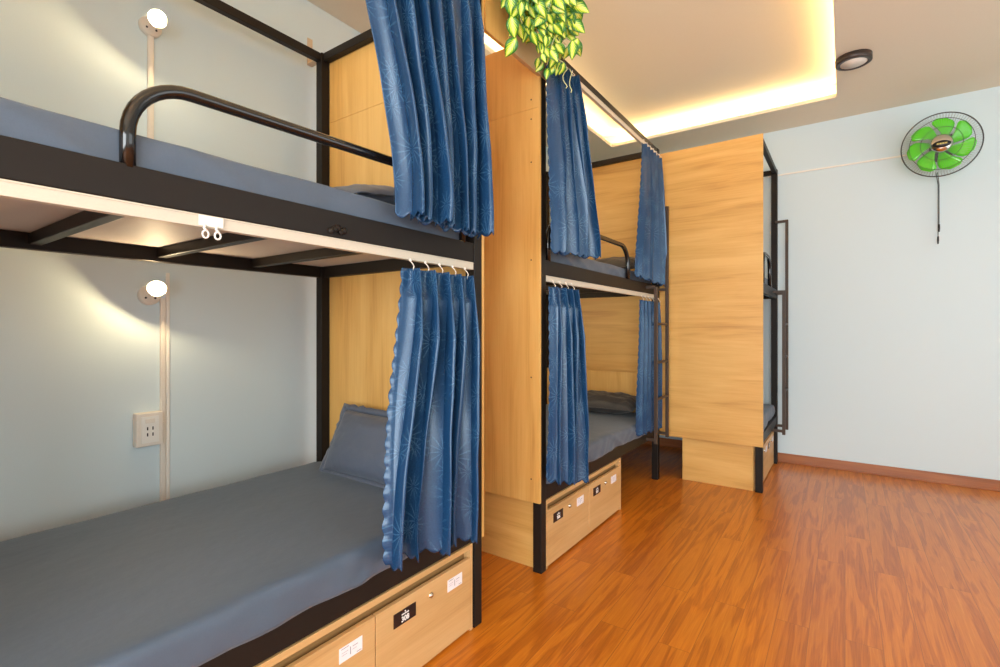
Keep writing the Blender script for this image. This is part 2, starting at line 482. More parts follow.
# the inside face shows screws too
bm = bmesh.new(); box(bm, -.28-.016, -.281, Y0, Y1, .362, 2.736); obj('end_panel', bm, 'oak_v', A)
guard(A, [(.414, Y0+.018, 1.60), (.414, Y0+.018, 1.804), (1.56, Y0+.018, 1.838), (1.56, Y0+.018, 1.60)])
track(A, -.22, 1.615, Y0+.002, 1.494, 1.525); track(A, -.22, 1.615, Y0+.002, 2.664, 2.694)
bm = bmesh.new(); bm_ = [(.905, Y0+.003, 1.535), (.98, Y0+.003, 1.535)]
for k in range(5):
    p = Vector((.945+.012*(k-2), Y0-.001, 1.545+.006*((k*7) % 3)))
    lathe(bm, [(0, .006), (.008, .004), (.011, 0)], aim(p, (.2*(k-2), -1, .2)), 8)
obj('weld_lump', bm, 'metal', A)

B = bunk(2.17, 4.12, Y0, Y1, 'middle bunk bed with ladder and plant above, between the two wood end walls')
bm = bmesh.new()
# end panel in two boards (seam at 2.372)
x = 2.154
box(bm, x, x+.015, Y0, Y1, .362, 2.3708); box(bm, x, x+.015, Y0, Y1, 2.3732, 2.736); box(bm, x+.003, x+.012, Y0, Y1, 2.3708, 2.3732)
for (y, z) in screws: lathe(bm, [(0, .0008), (.004, .0008), (.004, 0)], aim((x, y, z), (-1, 0, 0)), 8, 1)
obj('end_panel', bm, ['oak_v', 'darkhole'], B)
bm = bmesh.new(); box(bm, 4.05, 4.065, Y0+.06, Y1-.06, .445, .88); obj('headboard', bm, 'oak_v', B)
guard(B, [(2.27, Y0+.018, 1.60), (2.27, Y0+.018, 1.835), (3.435, Y0+.018, 1.835), (3.435, Y0+.018, 1.60)])
track(B, 2.222, 4.065, Y0+.002, 1.494, 1.525); track(B, 2.222, 4.065, Y0+.002, 2.664, 2.694)

C = bunk(4.195, 5.235, .512, 2.32, 'far corner bunk bed behind a full-height wood panel, its open end by the fan wall', 'X', 4, 2.722)
end_panel(C, 4.179, .506, 2.32, .352, 2.722, 'oak_y')
guard(C, [(4.42, .538, 1.60), (4.42, .538, 1.86), (4.86, .538, 1.86), (4.86, .538, 1.60)], .0155, .11)

def ladder(t, xa, xb, y, ypost, z0, za, zb, rungs):
    L = obj('ladder', _rails(xa, xb, y, z0, za, zb), 'ladder', t, .002)
    for z in rungs:
        bm = bmesh.new(); tube(bm, [(xa, y+.012, z), (xb, y+.012, z)], .011, 10); obj('rung', bm, 'ladder', L)
    for (px, z) in ((xa, 1.57), (xb, 1.57), (xa, z0+.03), (xb, z0+.03), (xb, zb-.012)):
        bm = bmesh.new(); box(bm, px-.011, px+.011, y+.02, ypost, z-.011, z+.011); obj('bracket', bm, 'ladder', L, .002)
def _rails(xa, xb, y, z0, za, zb):
    bm = bmesh.new()
    box(bm, xa-.012, xa+.012, y, y+.024, z0, za); box(bm, xb-.012, xb+.012, y, y+.024, z0, zb)
    return bm
ladder(B, 3.80, 4.09, 1.182, Y0+.006, .36, 1.57, 2.25, (.70, .985, 1.285))
ladder(C, 4.90, 5.17, .422, .526, .33, 1.58, 2.24, (.70, 1.0, 1.29))

# ------------------------------------------------------------------ drawer cabinets under the beds
def sticker(drw, x0, x1, z0, z1, y):
    bm = bmesh.new(); box(bm, x0, x1, y-.0012, y, z0, z1, 0)
    w = x1-x0; h = z1-z0
    def mark(u0, u1, v0, v1): box(bm, x0+w*u0, x0+w*u1, y-.0016, y-.0011, z0+h*v0, z0+h*v1, 1)
    mark(.08, .40, .86, .90); mark(.46, .49, .22, .74); mark(.56, .80, .66, .70)
    mark(.10, .38, .60, .62); mark(.10, .32, .44, .46); mark(.56, .74, .46, .48); mark(.74, .95, .10, .14)
    obj('sticker', bm, ['paper', 'ink'], drw)['label'] = 'white sticker with faint print'
def number_plate(drw, x0, x1, z0, z1, y, num):
    bm = bmesh.new(); box(bm, x0, x1, y-.003, y, z0, z1, 0)
    cx = (x0+x1)/2; h = z1-z0
    rot = Matrix.Rotation(PI/2, 4, 'X')
    text_into(bm, num, h*.52, Matrix.Translation((cx, y-.0033, z0+h*.33)) @ rot, 1, bold=.0008)
    # the small line above the number and its emblem
    box(bm, cx-h*.36, cx+h*.36, y-.0036, y-.003, z0+h*.65, z0+h*.72, 1)
    for k in range(6):
        box(bm, cx-h*.36+k*h*.12, cx-h*.30+k*h*.12, y-.0036, y-.003, z0+h*.71, z0+h*(.74+.02*(k % 2)), 1)
    lathe(bm, [(0, .0006), (h*.06, .0006), (h*.06, 0)], aim((cx, y-.003, z0+h*.85), (0, -1, 0)), 10, 1)
    obj('number_plate', bm, ['plate', 'plateink'], drw)['label'] = 'black plate with white number'
def key_lock(drw, x, z, y):
    bm = bmesh.new()
    lathe(bm, [(0, .010), (.004, .010), (.0045, .006), (.010, .005), (.010, 0)], aim((x, y, z), (0, -1, 0)), 16)
    box(bm, x-.001, x+.001, y-.0106, y-.0095, z-.004, z+.004, 1)
    obj('key_lock', bm, ['chrome', 'darkhole'], drw)['label'] = 'small chrome lock'
def cabinet(x0, x1, y0, y1, nd, label, nums, h=.358, sh=0):
    t = thing('drawer_cabinet', ((x0+x1)/2, (y0+y1)/2, 0), label, 'drawer cabinet', 'oak drawer cabinets under the bunks')
    bm = bmesh.new(); w = .016
    box(bm, x0, x0+w, y0, y1, 0, h); box(bm, x1-w, x1, y0, y1, 0, h)
    box(bm, x0+w, x1-w, y0, y1, h-.022, h); box(bm, x0+w, x1-w, y0+.02, y1, 0, .018); box(bm, x0+w, x1-w, y1-w, y1, .018, h-.022)
    obj('body', bm, 'oak_x', t, .0015)
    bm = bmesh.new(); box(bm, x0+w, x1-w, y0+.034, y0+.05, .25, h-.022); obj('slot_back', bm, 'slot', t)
    step = (x1-x0-2*w)/nd
    for k in range(nd):
        a = x0+w+k*step; bm = bmesh.new()
        box(bm, a+.002, a+step-.002, y0-.001, y0+.017, .012, .303)
        d = obj('drawer', bm, 'oak_x', t, .002)
        if nums:
            number_plate(d, a+sh+.060, a+sh+.165, .219, .267, y0-.001, nums[k])
            key_lock(d, a+sh+.245, .255, y0-.001); sticker(d, a+sh+.340, a+sh+.428, .222, .268, y0-.001)
    return t
cabinet(.577, 1.612, Y0+.004, Y0+.60, 2, 'oak drawer cabinet under the nearest bunk bed, plate reads 308', ('307', '308'), sh=.018)
mc = cabinet(2.226, 3.268, Y0+.004, Y0+.60, 2, 'oak drawer cabinet with two locked drawers under the middle bunk bed', ('306', '305'))
bm = bmesh.new(); box(bm, 2.208, 2.2255, Y0+.055, Y0+.95, 0, .345); obj('side_panel', bm, 'oak_y', mc)
# corner cabinet: its long side faces the camera under the panel
def corner_cabinet():
    t = cabinet(4.25, 5.18, .54, 1.10, 2, 'oak drawer cabinet under the far corner bunk bed, plain side to the room', ('304', '303'), .350)
    bm = bmesh.new(); box(bm, 4.215, 4.249, .575, 1.105, 0, .350); obj('side_panel', bm, 'oak_y', t, .0015)
corner_cabinet()
# ------------------------------------------------------------------ mattresses and pillows
def rounded_block(x0, x1, y0, y1, z0, z1, r, nx, ny, nz, disp):
    bm = bmesh.new(); seen = {}
    def vert(u, v, w):
        key = (round(u, 6), round(v, 6), round(w, 6))
        if key in seen: return seen[key]
        p = Vector((x0+(x1-x0)*u, y0+(y1-y0)*v, z0+(z1-z0)*w))
        c = Vector((min(max(p.x, x0+r), x1-r), min(max(p.y, y0+r), y1-r), min(max(p.z, z0+r*.6), z1-r)))
        d = p-c
        if d.length > 1e-9:
            m = max(abs(d.x), abs(d.y), abs(d.z)) / d.length
            p = c + d*(.35+.65*m) if d.length > r else c+d
        seen[key] = bm.verts.new(disp(p, u, v, w)); return seen[key]
    def face(fn, na, nb):
        for i in range(na):
            for j in range(nb):
                try: bm.faces.new([vert(*fn(a/na, c/nb)) for a, c in ((i, j), (i+1, j), (i+1, j+1), (i, j+1))])
                except ValueError: pass
    face(lambda a, c: (a, c, 1), nx, ny); face(lambda a, c: (a, c, 0), nx, ny)
    face(lambda a, c: (a, 0, c), nx, nz); face(lambda a, c: (a, 1, c), nx, nz)
    face(lambda a, c: (0, a, c), ny, nz); face(lambda a, c: (1, a, c), ny, nz)
    return bm
def mattress(x0, x1, y0, y1, z0, z1, label, seed, crease=1.0):
    def disp(p, u, v, w):
        q = Vector((p.x*2.0, p.y*2.4, p.z*3+seed))
        dz = .006*noise.noise(q) * (1 if w > .5 else 0)
        dy = 0
        if v < .06 or v > .94:      # drape folds along the sides: long diagonal creases
            k = noise.noise(Vector(((p.x+1.3*(p.z-z0))*5.5, seed*3.1, (p.z-z0)*2)))
            k2 = noise.noise(Vector(((p.x-1.0*(p.z-z0))*17, seed, 4.2)))
            rd = 1-abs(noise.noise(Vector(((p.x+1.9*(p.z-z0))*3.2, seed*5.3, 1.7))))*2.2
            dy = (.010*k+.004*k2-.014*max(0, rd)**2)*crease*(1 if v < .5 else -1)*(1-w*.5)
            dz += .004*k*crease
        e = min(u, 1-u)
        if e < .02: dz -= .003
        return p + Vector((0, dy, dz))
    L = x1-x0; W = y1-y0
    bm = rounded_block(x0, x1, y0, y1, z0, z1, .036, max(20, int(L/.018)), max(16, int(W/.025)), 9, disp)
    o = solo('mattress', bm, 'sheet', ((x0+x1)/2, (y0+y1)/2, z0), label, 'mattress', 'mattresses in grey fitted sheets', smooth=True)
    return o
mattress(-.22, 1.60, Y0-.002, Y1-.075, .442, .556, 'wide grey sheeted mattress on the lower deck of the nearest bunk, under the lamp', 1)
mattress(-.22, 1.60, Y0+.022, Y1-.075, 1.592, 1.690, 'grey sheeted mattress on the upper deck behind the curved black guard rail', 2, 1.0)
mattress(2.225, 4.045, Y0-.002, Y1-.075, .442, .550, 'grey sheeted mattress on the lower deck of the middle bunk', 3, 1.4)
mattress(2.225, 4.06, Y0+.040, Y1-.075, 1.598, 1.69, 'grey sheeted mattress on the upper deck of the middle bunk', 4)
mattress(4.25, 5.18, .535, 2.26, .442, .552, 'grey sheeted mattress on the lower deck of the far corner bunk', 5)
mattress(4.25, 5.18, .56, 2.26, 1.598, 1.70, 'grey sheeted mattress on the upper deck of the far corner bunk', 6)

def pillow(w, h, th, mat4, label, seed, mat='pillow', flange=.02, rumple=.008, tail=None):
    bm = bmesh.new(); n = 34; m = 26; top = []; bot = []
    for i in range(n+1):
        ra, rb = [], []
        for j in range(m+1):
            u, v = 2*i/n-1, 2*j/m-1
            # sides pull in between the corners
            x = u*w/2*(1-.05*(1-v*v)*abs(u)); y = v*h/2*(1-.06*(1-u*u)*abs(v))
            f = max(0, (1-abs(u)**3.2))*max(0, (1-abs(v)**3.2))
            z = th/2*f**.62
            e = rumple*(noise.noise(Vector((u*3+seed, v*3, seed)))+.5*noise.noise(Vector((u*8, v*8, seed+3))))
            ra.append(bm.verts.new(mat4 @ Vector((x, y, z+e*(f > 0))))); rb.append(bm.verts.new(mat4 @ Vector((x, y, -z*.8+e*.3*(f > 0)-.002))))
        top.append(ra); bot.append(rb)
    for i in range(n):
        for j in range(m):
            bm.faces.new((top[i][j], top[i+1][j], top[i+1][j+1], top[i][j+1])); bm.faces.new((bot[i][j], bot[i][j+1], bot[i+1][j+1], bot[i+1][j]))
    loop = [(i, 0) for i in range(n)] + [(n, j) for j in range(m)] + [(i, m) for i in range(n, 0, -1)] + [(0, j) for j in range(m, 0, -1)]
    for a, c in zip(loop, loop[1:]+loop[:1]):
        bm.faces.new((top[a[0]][a[1]], bot[a[0]][a[1]], bot[c[0]][c[1]], top[c[0]][c[1]]))
    loc = mat4.translation.copy(); loc.z = min(v.co.z for v in bm.verts)
    o = solo('pillow', bm, mat, loc, label, 'pillow', 'pillows on the bunks', smooth=True)
    fl = bmesh.new(); pts = []
    for a in loop:
        u, v = 2*a[0]/n-1, 2*a[1]/m-1
        pts.append((Vector((u*w/2*(1-.05*(1-v*v)*abs(u)), v*h/2*(1-.06*(1-u*u)*abs(v)), -.001)), u, v))
    inn, out, in2, ou2 = [], [], [], []
    for k, (p, u, v) in enumerate(pts):
        d = Vector((u if abs(u) > .98 else 0, v if abs(v) > .98 else 0, 0))
        wob = .006*noise.noise(Vector((k*.35, seed, 0)))
        q = p + d*flange*(1+.3*noise.noise(Vector((k*.5, seed, 2)))) + Vector((0, 0, wob))
        inn.append(fl.verts.new(mat4 @ (p+Vector((0,0,.002))))); out.append(fl.verts.new(mat4 @ (q+Vector((0,0,.0015)))))
        in2.append(fl.verts.new(mat4 @ (p-Vector((0,0,.002))))); ou2.append(fl.verts.new(mat4 @ (q-Vector((0,0,.0015)))))
    K = len(pts)
    for k in range(K):
        k2 = (k+1) % K
        fl.faces.new((inn[k], inn[k2], out[k2], out[k])); fl.faces.new((in2[k], ou2[k], ou2[k2], in2[k2]))
        fl.faces.new((out[k], out[k2], ou2[k2], ou2[k])); fl.faces.new((inn[k], in2[k], in2[k2], inn[k2]))
    obj('pillow_hem', fl, mat, o, smooth=True)
    return o
def place(cx, cy, cz, xaxis, yaxis):
    X = Vector(xaxis).normalized(); Yv = Vector(yaxis); Yv = (Yv - X*Yv.dot(X)).normalized(); Z = X.cross(Yv)
    m = Matrix.Identity(4)
    for i in range(3): m[i][0], m[i][1], m[i][2] = X[i], Yv[i], Z[i]
    m.translation = (cx, cy, cz); return m
pillow(.56, .305, .15, place(1.535, 1.80, .702, (0, -1, 0), (.16, 0, .32)), 'grey pillow leaning on the wood panel of the lower nearest bed', 1, flange=.032)
pillow(.56, .38, .13, place(1.42, 1.80, 1.805, (0, -1, -.02), (1, 0, .16)), 'flat grey pillow on the upper mattress behind the guard rail end', 2)
pillow(.66, .34, .16, place(3.86, 1.67, .632, (0, -1, 0), (1, 0, .12)), 'rumpled charcoal pillow at the headboard of the lower middle bed', 3, 'darkpillow', .004, .02)
pillow(.58, .34, .13, place(3.85, 1.62, 1.765, (0, -1, 0), (1, 0, .22)), 'dark grey pillow on the upper middle bed behind its guard rail end', 4, 'darkpillow', .012)

# ------------------------------------------------------------------ curtains
def curtain(xt, xb, zt, zb, yc, nf, amp, seed, label, hooks=True, bow=0, scallop=(1, 1), lean=0):
    rnd = random.Random(seed)
    NU, NV = nf*40, 110
    cloth = nf*amp*2.6 + abs(xt[1]-xt[0])
    H = zt-(zb[0]+zb[1])/2
    offs = [rnd.uniform(-.14, .14) for _ in range(nf+2)]; am = [rnd.uniform(.75, 1.2) for _ in range(nf+2)]
    drift = [rnd.uniform(-.35, .35) for _ in range(nf+2)]
    bm = bmesh.new(); uvl = bm.loops.layers.uv.new('cloth'); G = []; UV = {}
    def at(lst, f):
        i = int(f); t = f-i; t = t*t*(3-2*t); return lst[i]*(1-t)+lst[min(i+1, len(lst)-1)]*t
    for i in range(NU+1):
        col = []; u = i/NU
        for j in range(NV+1):
            v = j/NV
            sv = v*v*(3-2*v)
            f = u*nf
            ph = 2*PI*(f + at(offs, f)*sv + at(drift, f)*.35*sv) - PI/2*0
            s2 = math.sin(ph/2)**2
            q = 4.2*(1-min(1, v/.10))+.8
            ridge = s2**q
            grow = .55+.45*min(1, v/.25)
            y = yc - amp*at(am, f)*grow*ridge + amp*.25*math.sin(ph*.5+seed+v*2)*sv
            y -= amp*.12*noise.noise(Vector((u*9, v*5, seed)))*sv
            y += lean*v
            xa = xt[0]+(xb[0]-xt[0])*sv + bow*math.sin(PI*v); xc = xt[1]+(xb[1]-xt[1])*sv
            x = xa+(xc-xa)*u + amp*.28*math.sin(ph)*grow*(1 if 0 < i < NU else .0)
            # scalloped hem on the free edges
            z = zt+(zb[0]+(zb[1]-zb[0])*u-zt)*v
            if v > .94: z -= (.017*abs(math.sin(PI*u*cloth/.056))-.008)*((v-.94)/.06)**.6 if v > .94 else 0
            z -= .006*noise.noise(Vector((u*6, seed, 1)))*v
            vt = bm.verts.new((x, y, z)); UV[vt] = (u*cloth+seed*.37, v*H+seed*.21); col.append(vt)
        G.append(col)
    for k, (e, nb) in enumerate(((0, 1), (NU, NU-1))):
        if not scallop[k]: continue
        for j in range(NV+1):
            d = (G[e][j].co-G[nb][j].co); d.z = 0
            if d.length > 1e-6: G[e][j].co += d.normalized()*.009*abs(math.sin(PI*(1-j/NV)*H/.052))
    for i in range(NU):
        for j in range(NV):
            fc = bm.faces.new((G[i][j], G[i+1][j], G[i+1][j+1], G[i][j+1])); fc.smooth = True
            for l in fc.loops: l[uvl].uv = UV[l.vert]
    top = ((xt[0]+xt[1])/2, yc, min(zb))
    o = solo('curtain', bm, 'curtain', top, label, 'curtain', 'blue satin bunk curtains')
    md = o.modifiers.new('cloth', 'SOLIDIFY'); md.thickness = .0018; md.offset = 0
    if hooks:
        for k in range(nf):
            x = xt[0]+(xt[1]-xt[0])*(k+.5)/nf
            hk = bmesh.new()
            pth = [(x, yc-.012, zt-.012), (x, yc-.016, zt+.008), (x+.004, yc-.006, zt+.018), (x, yc, zt+.026), (x, yc+.002, zt+.034)]
            tube(hk, pth, .0018, 7)
            lathe(hk, [(0, .006), (.0045, .004), (.005, -.003), (0, -.005)], aim((x, yc+.001, zt+.030), (0, 0, 1)), 8)
            obj('curtain_hook', hk, 'cream', o)
    return o
YC = Y0-.038
curtain((.935, 1.545), (1.135, 1.575), 2.655, (1.626, 1.616), YC-.01, 7, .085, 1, 'big blue curtain hanging from the top rail of the nearest bunk, over the guard rail', bow=.02, scallop=(0, 1))
curtain((1.172, 1.542), (1.052, 1.520), 1.455, (.505, .440), YC-.004, 5, .085, 2, 'blue pleated curtain in front of the lower nearest bed and pillow', bow=-.01)
curtain((2.160, 2.48), (2.175, 2.70), 2.630, (1.635, 1.665), YC, 4, .075, 3, 'upper blue curtain of the middle bunk under the hanging plant')
curtain((3.60, 4.05), (3.44, 4.16), 2.630, (1.625, 1.600), YC+.008, 6, .046, 4, 'upper blue curtain of the middle bunk at its ladder end')
curtain((2.185, 2.47), (2.185, 2.50), 1.462, (.470, .410), YC, 4, .070, 5, 'lower blue curtain of the middle bunk at its near post')
curtain((3.56, 4.04), (3.50, 4.08), 1.462, (.470, .450), YC+.012, 6, .026, 6, 'lower blue curtain of the middle bunk behind the ladder')
for k, x in enumerate((0.564, 0.592)):
    hk = bmesh.new(); y = Y0-.001
    box(hk, x-.014, x+.014, y-.002, y+.001, 1.497, 1.522)
    tube(hk, [(x, y-.002, 1.500), (x-.004, y-.003, 1.492), (x+.003, y-.003, 1.486)], .003, 7)
    tube(hk, [(x+.007*math.cos(a), y-.003, 1.477+.009*math.sin(a)) for a in (2*PI*q/12 for q in range(12))], .0024, 6, closed=True)
    solo('curtain_glider', hk, 'white', (x, y, 1.468), ('left', 'right')[k]+' one of two empty white curtain gliders on the nearest lower track', 'curtain glider', 'empty curtain gliders')

# ------------------------------------------------------------------ wall lamps, socket, trunking
def wall_lamp(x, z, direction, label, energy, ahead, dz=0):
    y = YW
    t = thing('wall_lamp', (x, y, z-.045), label, 'wall lamp', 'swivel wall lamps in the nearest bunk')
    bm = bmesh.new()
    lathe(bm, [(0, .022), (.036, .022), (.042, .016), (.043, 0), (0, 0)], aim((x, y, z-.03), (0, -1, 0)), 28)
    for dx in (-.018, .018): lathe(bm, [(0, .0235), (.0045, .0235), (.0045, .021)], aim((x+dx, y, z-.042), (0, -1, 0)), 8, 1)
    obj('base', bm, ['cream', 'darkhole'], t)
    d = Vector(direction).normalized(); c = Vector((x-.012, y-.118, z+.006+dz))
    bm = bmesh.new(); tube(bm, [(x, y-.02, z-.025), (x, y-.045, z-.01), c-d*.02], .009, 10); obj('swivel_arm', bm, 'cream', t)
    bm = bmesh.new()
    lathe(bm, [(0, -.040), (.018, -.038), (.030, -.020), (.035, -.006), (.035, 0), (.0325, 0), (.0325, -.004), (0, -.005)], aim(c, d), 32)
    hd = obj('lamp_head', bm, 'white', t)
    bm = bmesh.new(); lathe(bm, [(.032, -.003), (.026, -.001), (0, 0)], aim(c, d), 32); obj('lens', bm, 'lens', hd)
    ld = bpy.data.lights.new('wall_lamp_light', 'POINT'); ld.energy = energy; ld.color = (1, .76, .44); ld.shadow_soft_size = .0042
    lo = bpy.data.objects.new('wall_lamp_light', ld); COL.objects.link(lo)
    lo.parent = t; lo.location = c + d*ahead - ORG[t.name]
    return t
wall_lamp(.888, 2.60, (-.145, -.922, -.36), 'lit swivel lamp high on the wall above the upper bed', 6, .0051, -.045)
wall_lamp(.884, 1.425, (-.30, -.845, -.44), 'lit swivel lamp on the wall under the upper deck', 5.5, .0065, -.012)
# the middle bunk has the same lamps behind its curtains
wall_lamp(2.95, 1.425, (.15, -.8, -.4), 'lit swivel lamp inside the lower middle bunk', 15, .0065)['group'] = 'lamps behind the curtains'
wall_lamp(3.05, 2.50, (.15, -.8, -.4), 'lit swivel lamp inside the upper middle bunk', 14, .0065)['group'] = 'lamps behind the curtains'

def socket():
    t = thing('wall_socket', (.875, YW, .742), 'cream wall socket box with switch and outlets, left of the vertical trunking', 'wall socket')
    bm = bmesh.new(); box(bm, .825, .925, YW-.042, YW, .742, .886); obj('box', bm, 'cream', t, .004)
    bm = bmesh.new(); box(bm, .842, .908, YW-.0445, YW-.042, .757, .871); f = obj('faceplate', bm, 'white', t, .001)
    bm = bmesh.new(); box(bm, .857, .893, YW-.047, YW-.0445, .842, .860); obj('switch', bm, 'cream', f, .001)
    for z in (.819, .793):
        bm = bmesh.new()
        for dx in (-.010, .010): box(bm, .875+dx-.0025, .875+dx+.0025, YW-.0449, YW-.0444, z-.007, z+.007)
        obj('outlet', bm, 'darkhole', f)
    bm = bmesh.new(); tube(bm, [(.926, YW-.02, .83), (.935, YW-.015, .835), (.941, YW-.012, .828), (.944, YW-.008, .80)], .004, 8); obj('cable', bm, 'cream', t)
socket()
def trunk(x, w, z0, z1, label, mat='cream', d=.014):
    bm = bmesh.new(); box(bm, x-w/2, x+w/2, YW-d, YW, z0, z1); box(bm, x-w*.36, x+w*.36, YW-d-.002, YW-d, z0, z1)
    solo('cable_trunking', bm, mat, (x, YW, z0), label, 'cable trunking', bevel=.002)
trunk(.936, .020, .09, 1.385, 'pinkish cable trunking from the lower lamp down past the socket')
trunk(.957, .014, .09, 1.50, 'thin white wall strip right beside the pinkish trunking and socket', 'white', .008)
trunk(.889, .022, 1.62, 2.545, 'cream cable trunking below the high lamp, ending behind the upper mattress')
bm = bmesh.new(); box(bm, XW-.012, XW, -.52, .60, 2.683, 2.697)
solo('cable_trunking', bm, 'white', (XW, .04, 2.683), 'thin horizontal cable trunking running to the fan on the far wall', 'cable trunking', bevel=.002)
# beige steel angle on the wall near the back post
bm = bmesh.new(); box(bm, 1.660, 1.692, YW-.006, YW, 2.745, 2.90); box(bm, 1.660, 1.692, YW-.13, YW-.006, 2.745, 2.752)
solo('wall_bracket', bm, 'tapewood', (1.676, YW, 2.745), 'beige angle bracket on the wall behind the nearest bunk top rail', 'bracket', bevel=.001)

# ------------------------------------------------------------------ board and plant over the gap
t = thing('overhead_board', (1.97, Y0, 2.527), 'wood and tan board over the gap between bunks, behind the hanging plant', 'board')
bm = bmesh.new(); box(bm, 1.690, 1.862, Y0-.006, Y0+.012, 2.527, 3.05); obj('wood_board', bm, 'oak_v', t, .001)
bm = bmesh.new(); box(bm, 1.8635, 2.262, Y0-.008, Y0+.012, 2.527, 3.05); obj('tan_board', bm, 'tanboard', t, .001)
bm = bmesh.new(); box(bm, 1.69, 2.262, Y0+.012, Y0+.03, 2.98, 3.01); obj('cleat', bm, 'metal', t)

def plant():
    rnd = random.Random(11)
    YP = Y0-.115
    t = thing('hanging_plant', (2.06, YP, 2.50), 'bright green and yellow variegated hanging plant above the middle bunk corner', 'hanging plant')
    bm = bmesh.new(); uvl = bm.loops.layers.uv.new('leaf')
    stems = bmesh.new()
    def leaf(p, d, side, L, W):
        d = d.normalized(); side = (side-d*side.dot(d)).normalized(); up = d.cross(side)
        n = 8; rows = []
        for i in range(n+1):
            s = i/n
            w = W*.5*(math.sin(PI*min(1, s*1.02+.0))**.72)*(1.18-.55*s) if 0 < s < 1 else .0006
            c = p + d*L*s + up*(-.16*L*s*s)
            r = []
            for k, q in ((-1, 1), (-.5, .5), (0, 0), (.5, .5), (1, 1)):
                vtx = bm.verts.new(c + side*w*k + up*(w*.30*abs(k))); r.append((vtx, q, s))
            rows.append(r)
        for a, c in zip(rows, rows[1:]):
            for k in range(4):
                f = bm.faces.new((a[k][0], a[k+1][0], c[k+1][0], c[k][0])); f.smooth = True
                for l, src in zip(f.loops, (a[k], a[k+1], c[k+1], c[k])): l[uvl].uv = (src[1], src[2])
    for k in range(30):
        x0 = rnd.uniform(1.60, 2.14)
        zt = rnd.uniform(2.90, 3.02)
        x1 = x0*.78 + 2.15*.22 + rnd.uniform(-.03, .03)
        bottom = 2.465 + max(0, 2.10-x1)*.22 + max(0, x1-2.21)*1.5 + rnd.uniform(0, .20)
        pts = []
        for q in range(9):
            f = q/8
            pts.append(Vector((x0+(x1-x0)*f+.012*math.sin(f*9+k), YP - .05*math.sin(f*PI)*rnd.uniform(.5, 1) - rnd.uniform(-.04, .05), zt+(bottom-zt)*f)))
        tube(stems, pts, .0018, 5)
        for q in range(1, 9):
            for rep in range(2):
                p = pts[q] + Vector((rnd.uniform(-.03, .03), rnd.uniform(-.03, .01), rnd.uniform(-.02, .04)))
                big = .102 if q < 5 else (.082 if q < 7 else .060)
                a = rnd.uniform(-1, 1)
                nrm = Vector((-.75+rnd.uniform(-.4, .4), -.5+rnd.uniform(-.35, .35), -.35+rnd.uniform(-.35, .35))).normalized()
                a *= 2.2 if q < 6 else .8; hang = Vector((a*.57, -a*.82, -1)); hang = (hang - nrm*hang.dot(nrm)).normalized()
                L = big*rnd.uniform(.75, 1.1); leaf(p, hang, nrm.cross(hang), L, L*.70)
    for (x, z) in ((1.68, 2.62), (1.69, 2.54), (1.73, 2.47), (1.70, 2.70), (2.29, 2.90), (2.34, 2.98), (2.35, 2.93), (2.31, 2.86), (2.27, 2.72)):
        p = Vector((x, YP-.02, z)); L = .085
        nrm = Vector((-.75, -.5, -.35)).normalized(); a = rnd.uniform(-.7, .7)
        hang = Vector((a*.57, -a*.82, -1)); hang = (hang - nrm*hang.dot(nrm)).normalized()
        leaf(p, hang, nrm.cross(hang), L, L*.68)
    o = obj('foliage', bm, 'leaf', t)
    md = o.modifiers.new('leafblade', 'SOLIDIFY'); md.thickness = .0008
    obj('stems', stems, 'tendril', t)
    for k, x in enumerate((2.14, 2.20)):
        bm2 = bmesh.new()
        tube(bm2, [(x+.012*math.sin(i*.9+k), YP-.035+.010*math.cos(i*.9), 2.545-.012*i) for i in range(12)], .0022, 6)
        obj('tendril', bm2, 'tendril', t)
plant()

# ------------------------------------------------------------------ ceiling lamp, fan
def ceiling_lamp():
    cx, cy = 4.165, -.048
    t = thing('ceiling_lamp', (cx, cy, CEIL-.042), 'round surface ceiling lamp with dark brown rim, beside the light tray', 'ceiling lamp')
    dn = aim((cx, cy, CEIL), (0, 0, -1))
    bm = bmesh.new(); lathe(bm, [(0, 0), (.105, 0), (.105, .038), (.098, .042), (.078, .042), (.078, .036), (0, .036)], dn, 40); obj('rim', bm, 'brownrim', t)
    bm = bmesh.new(); lathe(bm, [(.0785, .034), (.078, .040), (0, .041)], dn, 40); obj('diffuser', bm, 'diff', t)
ceiling_lamp()

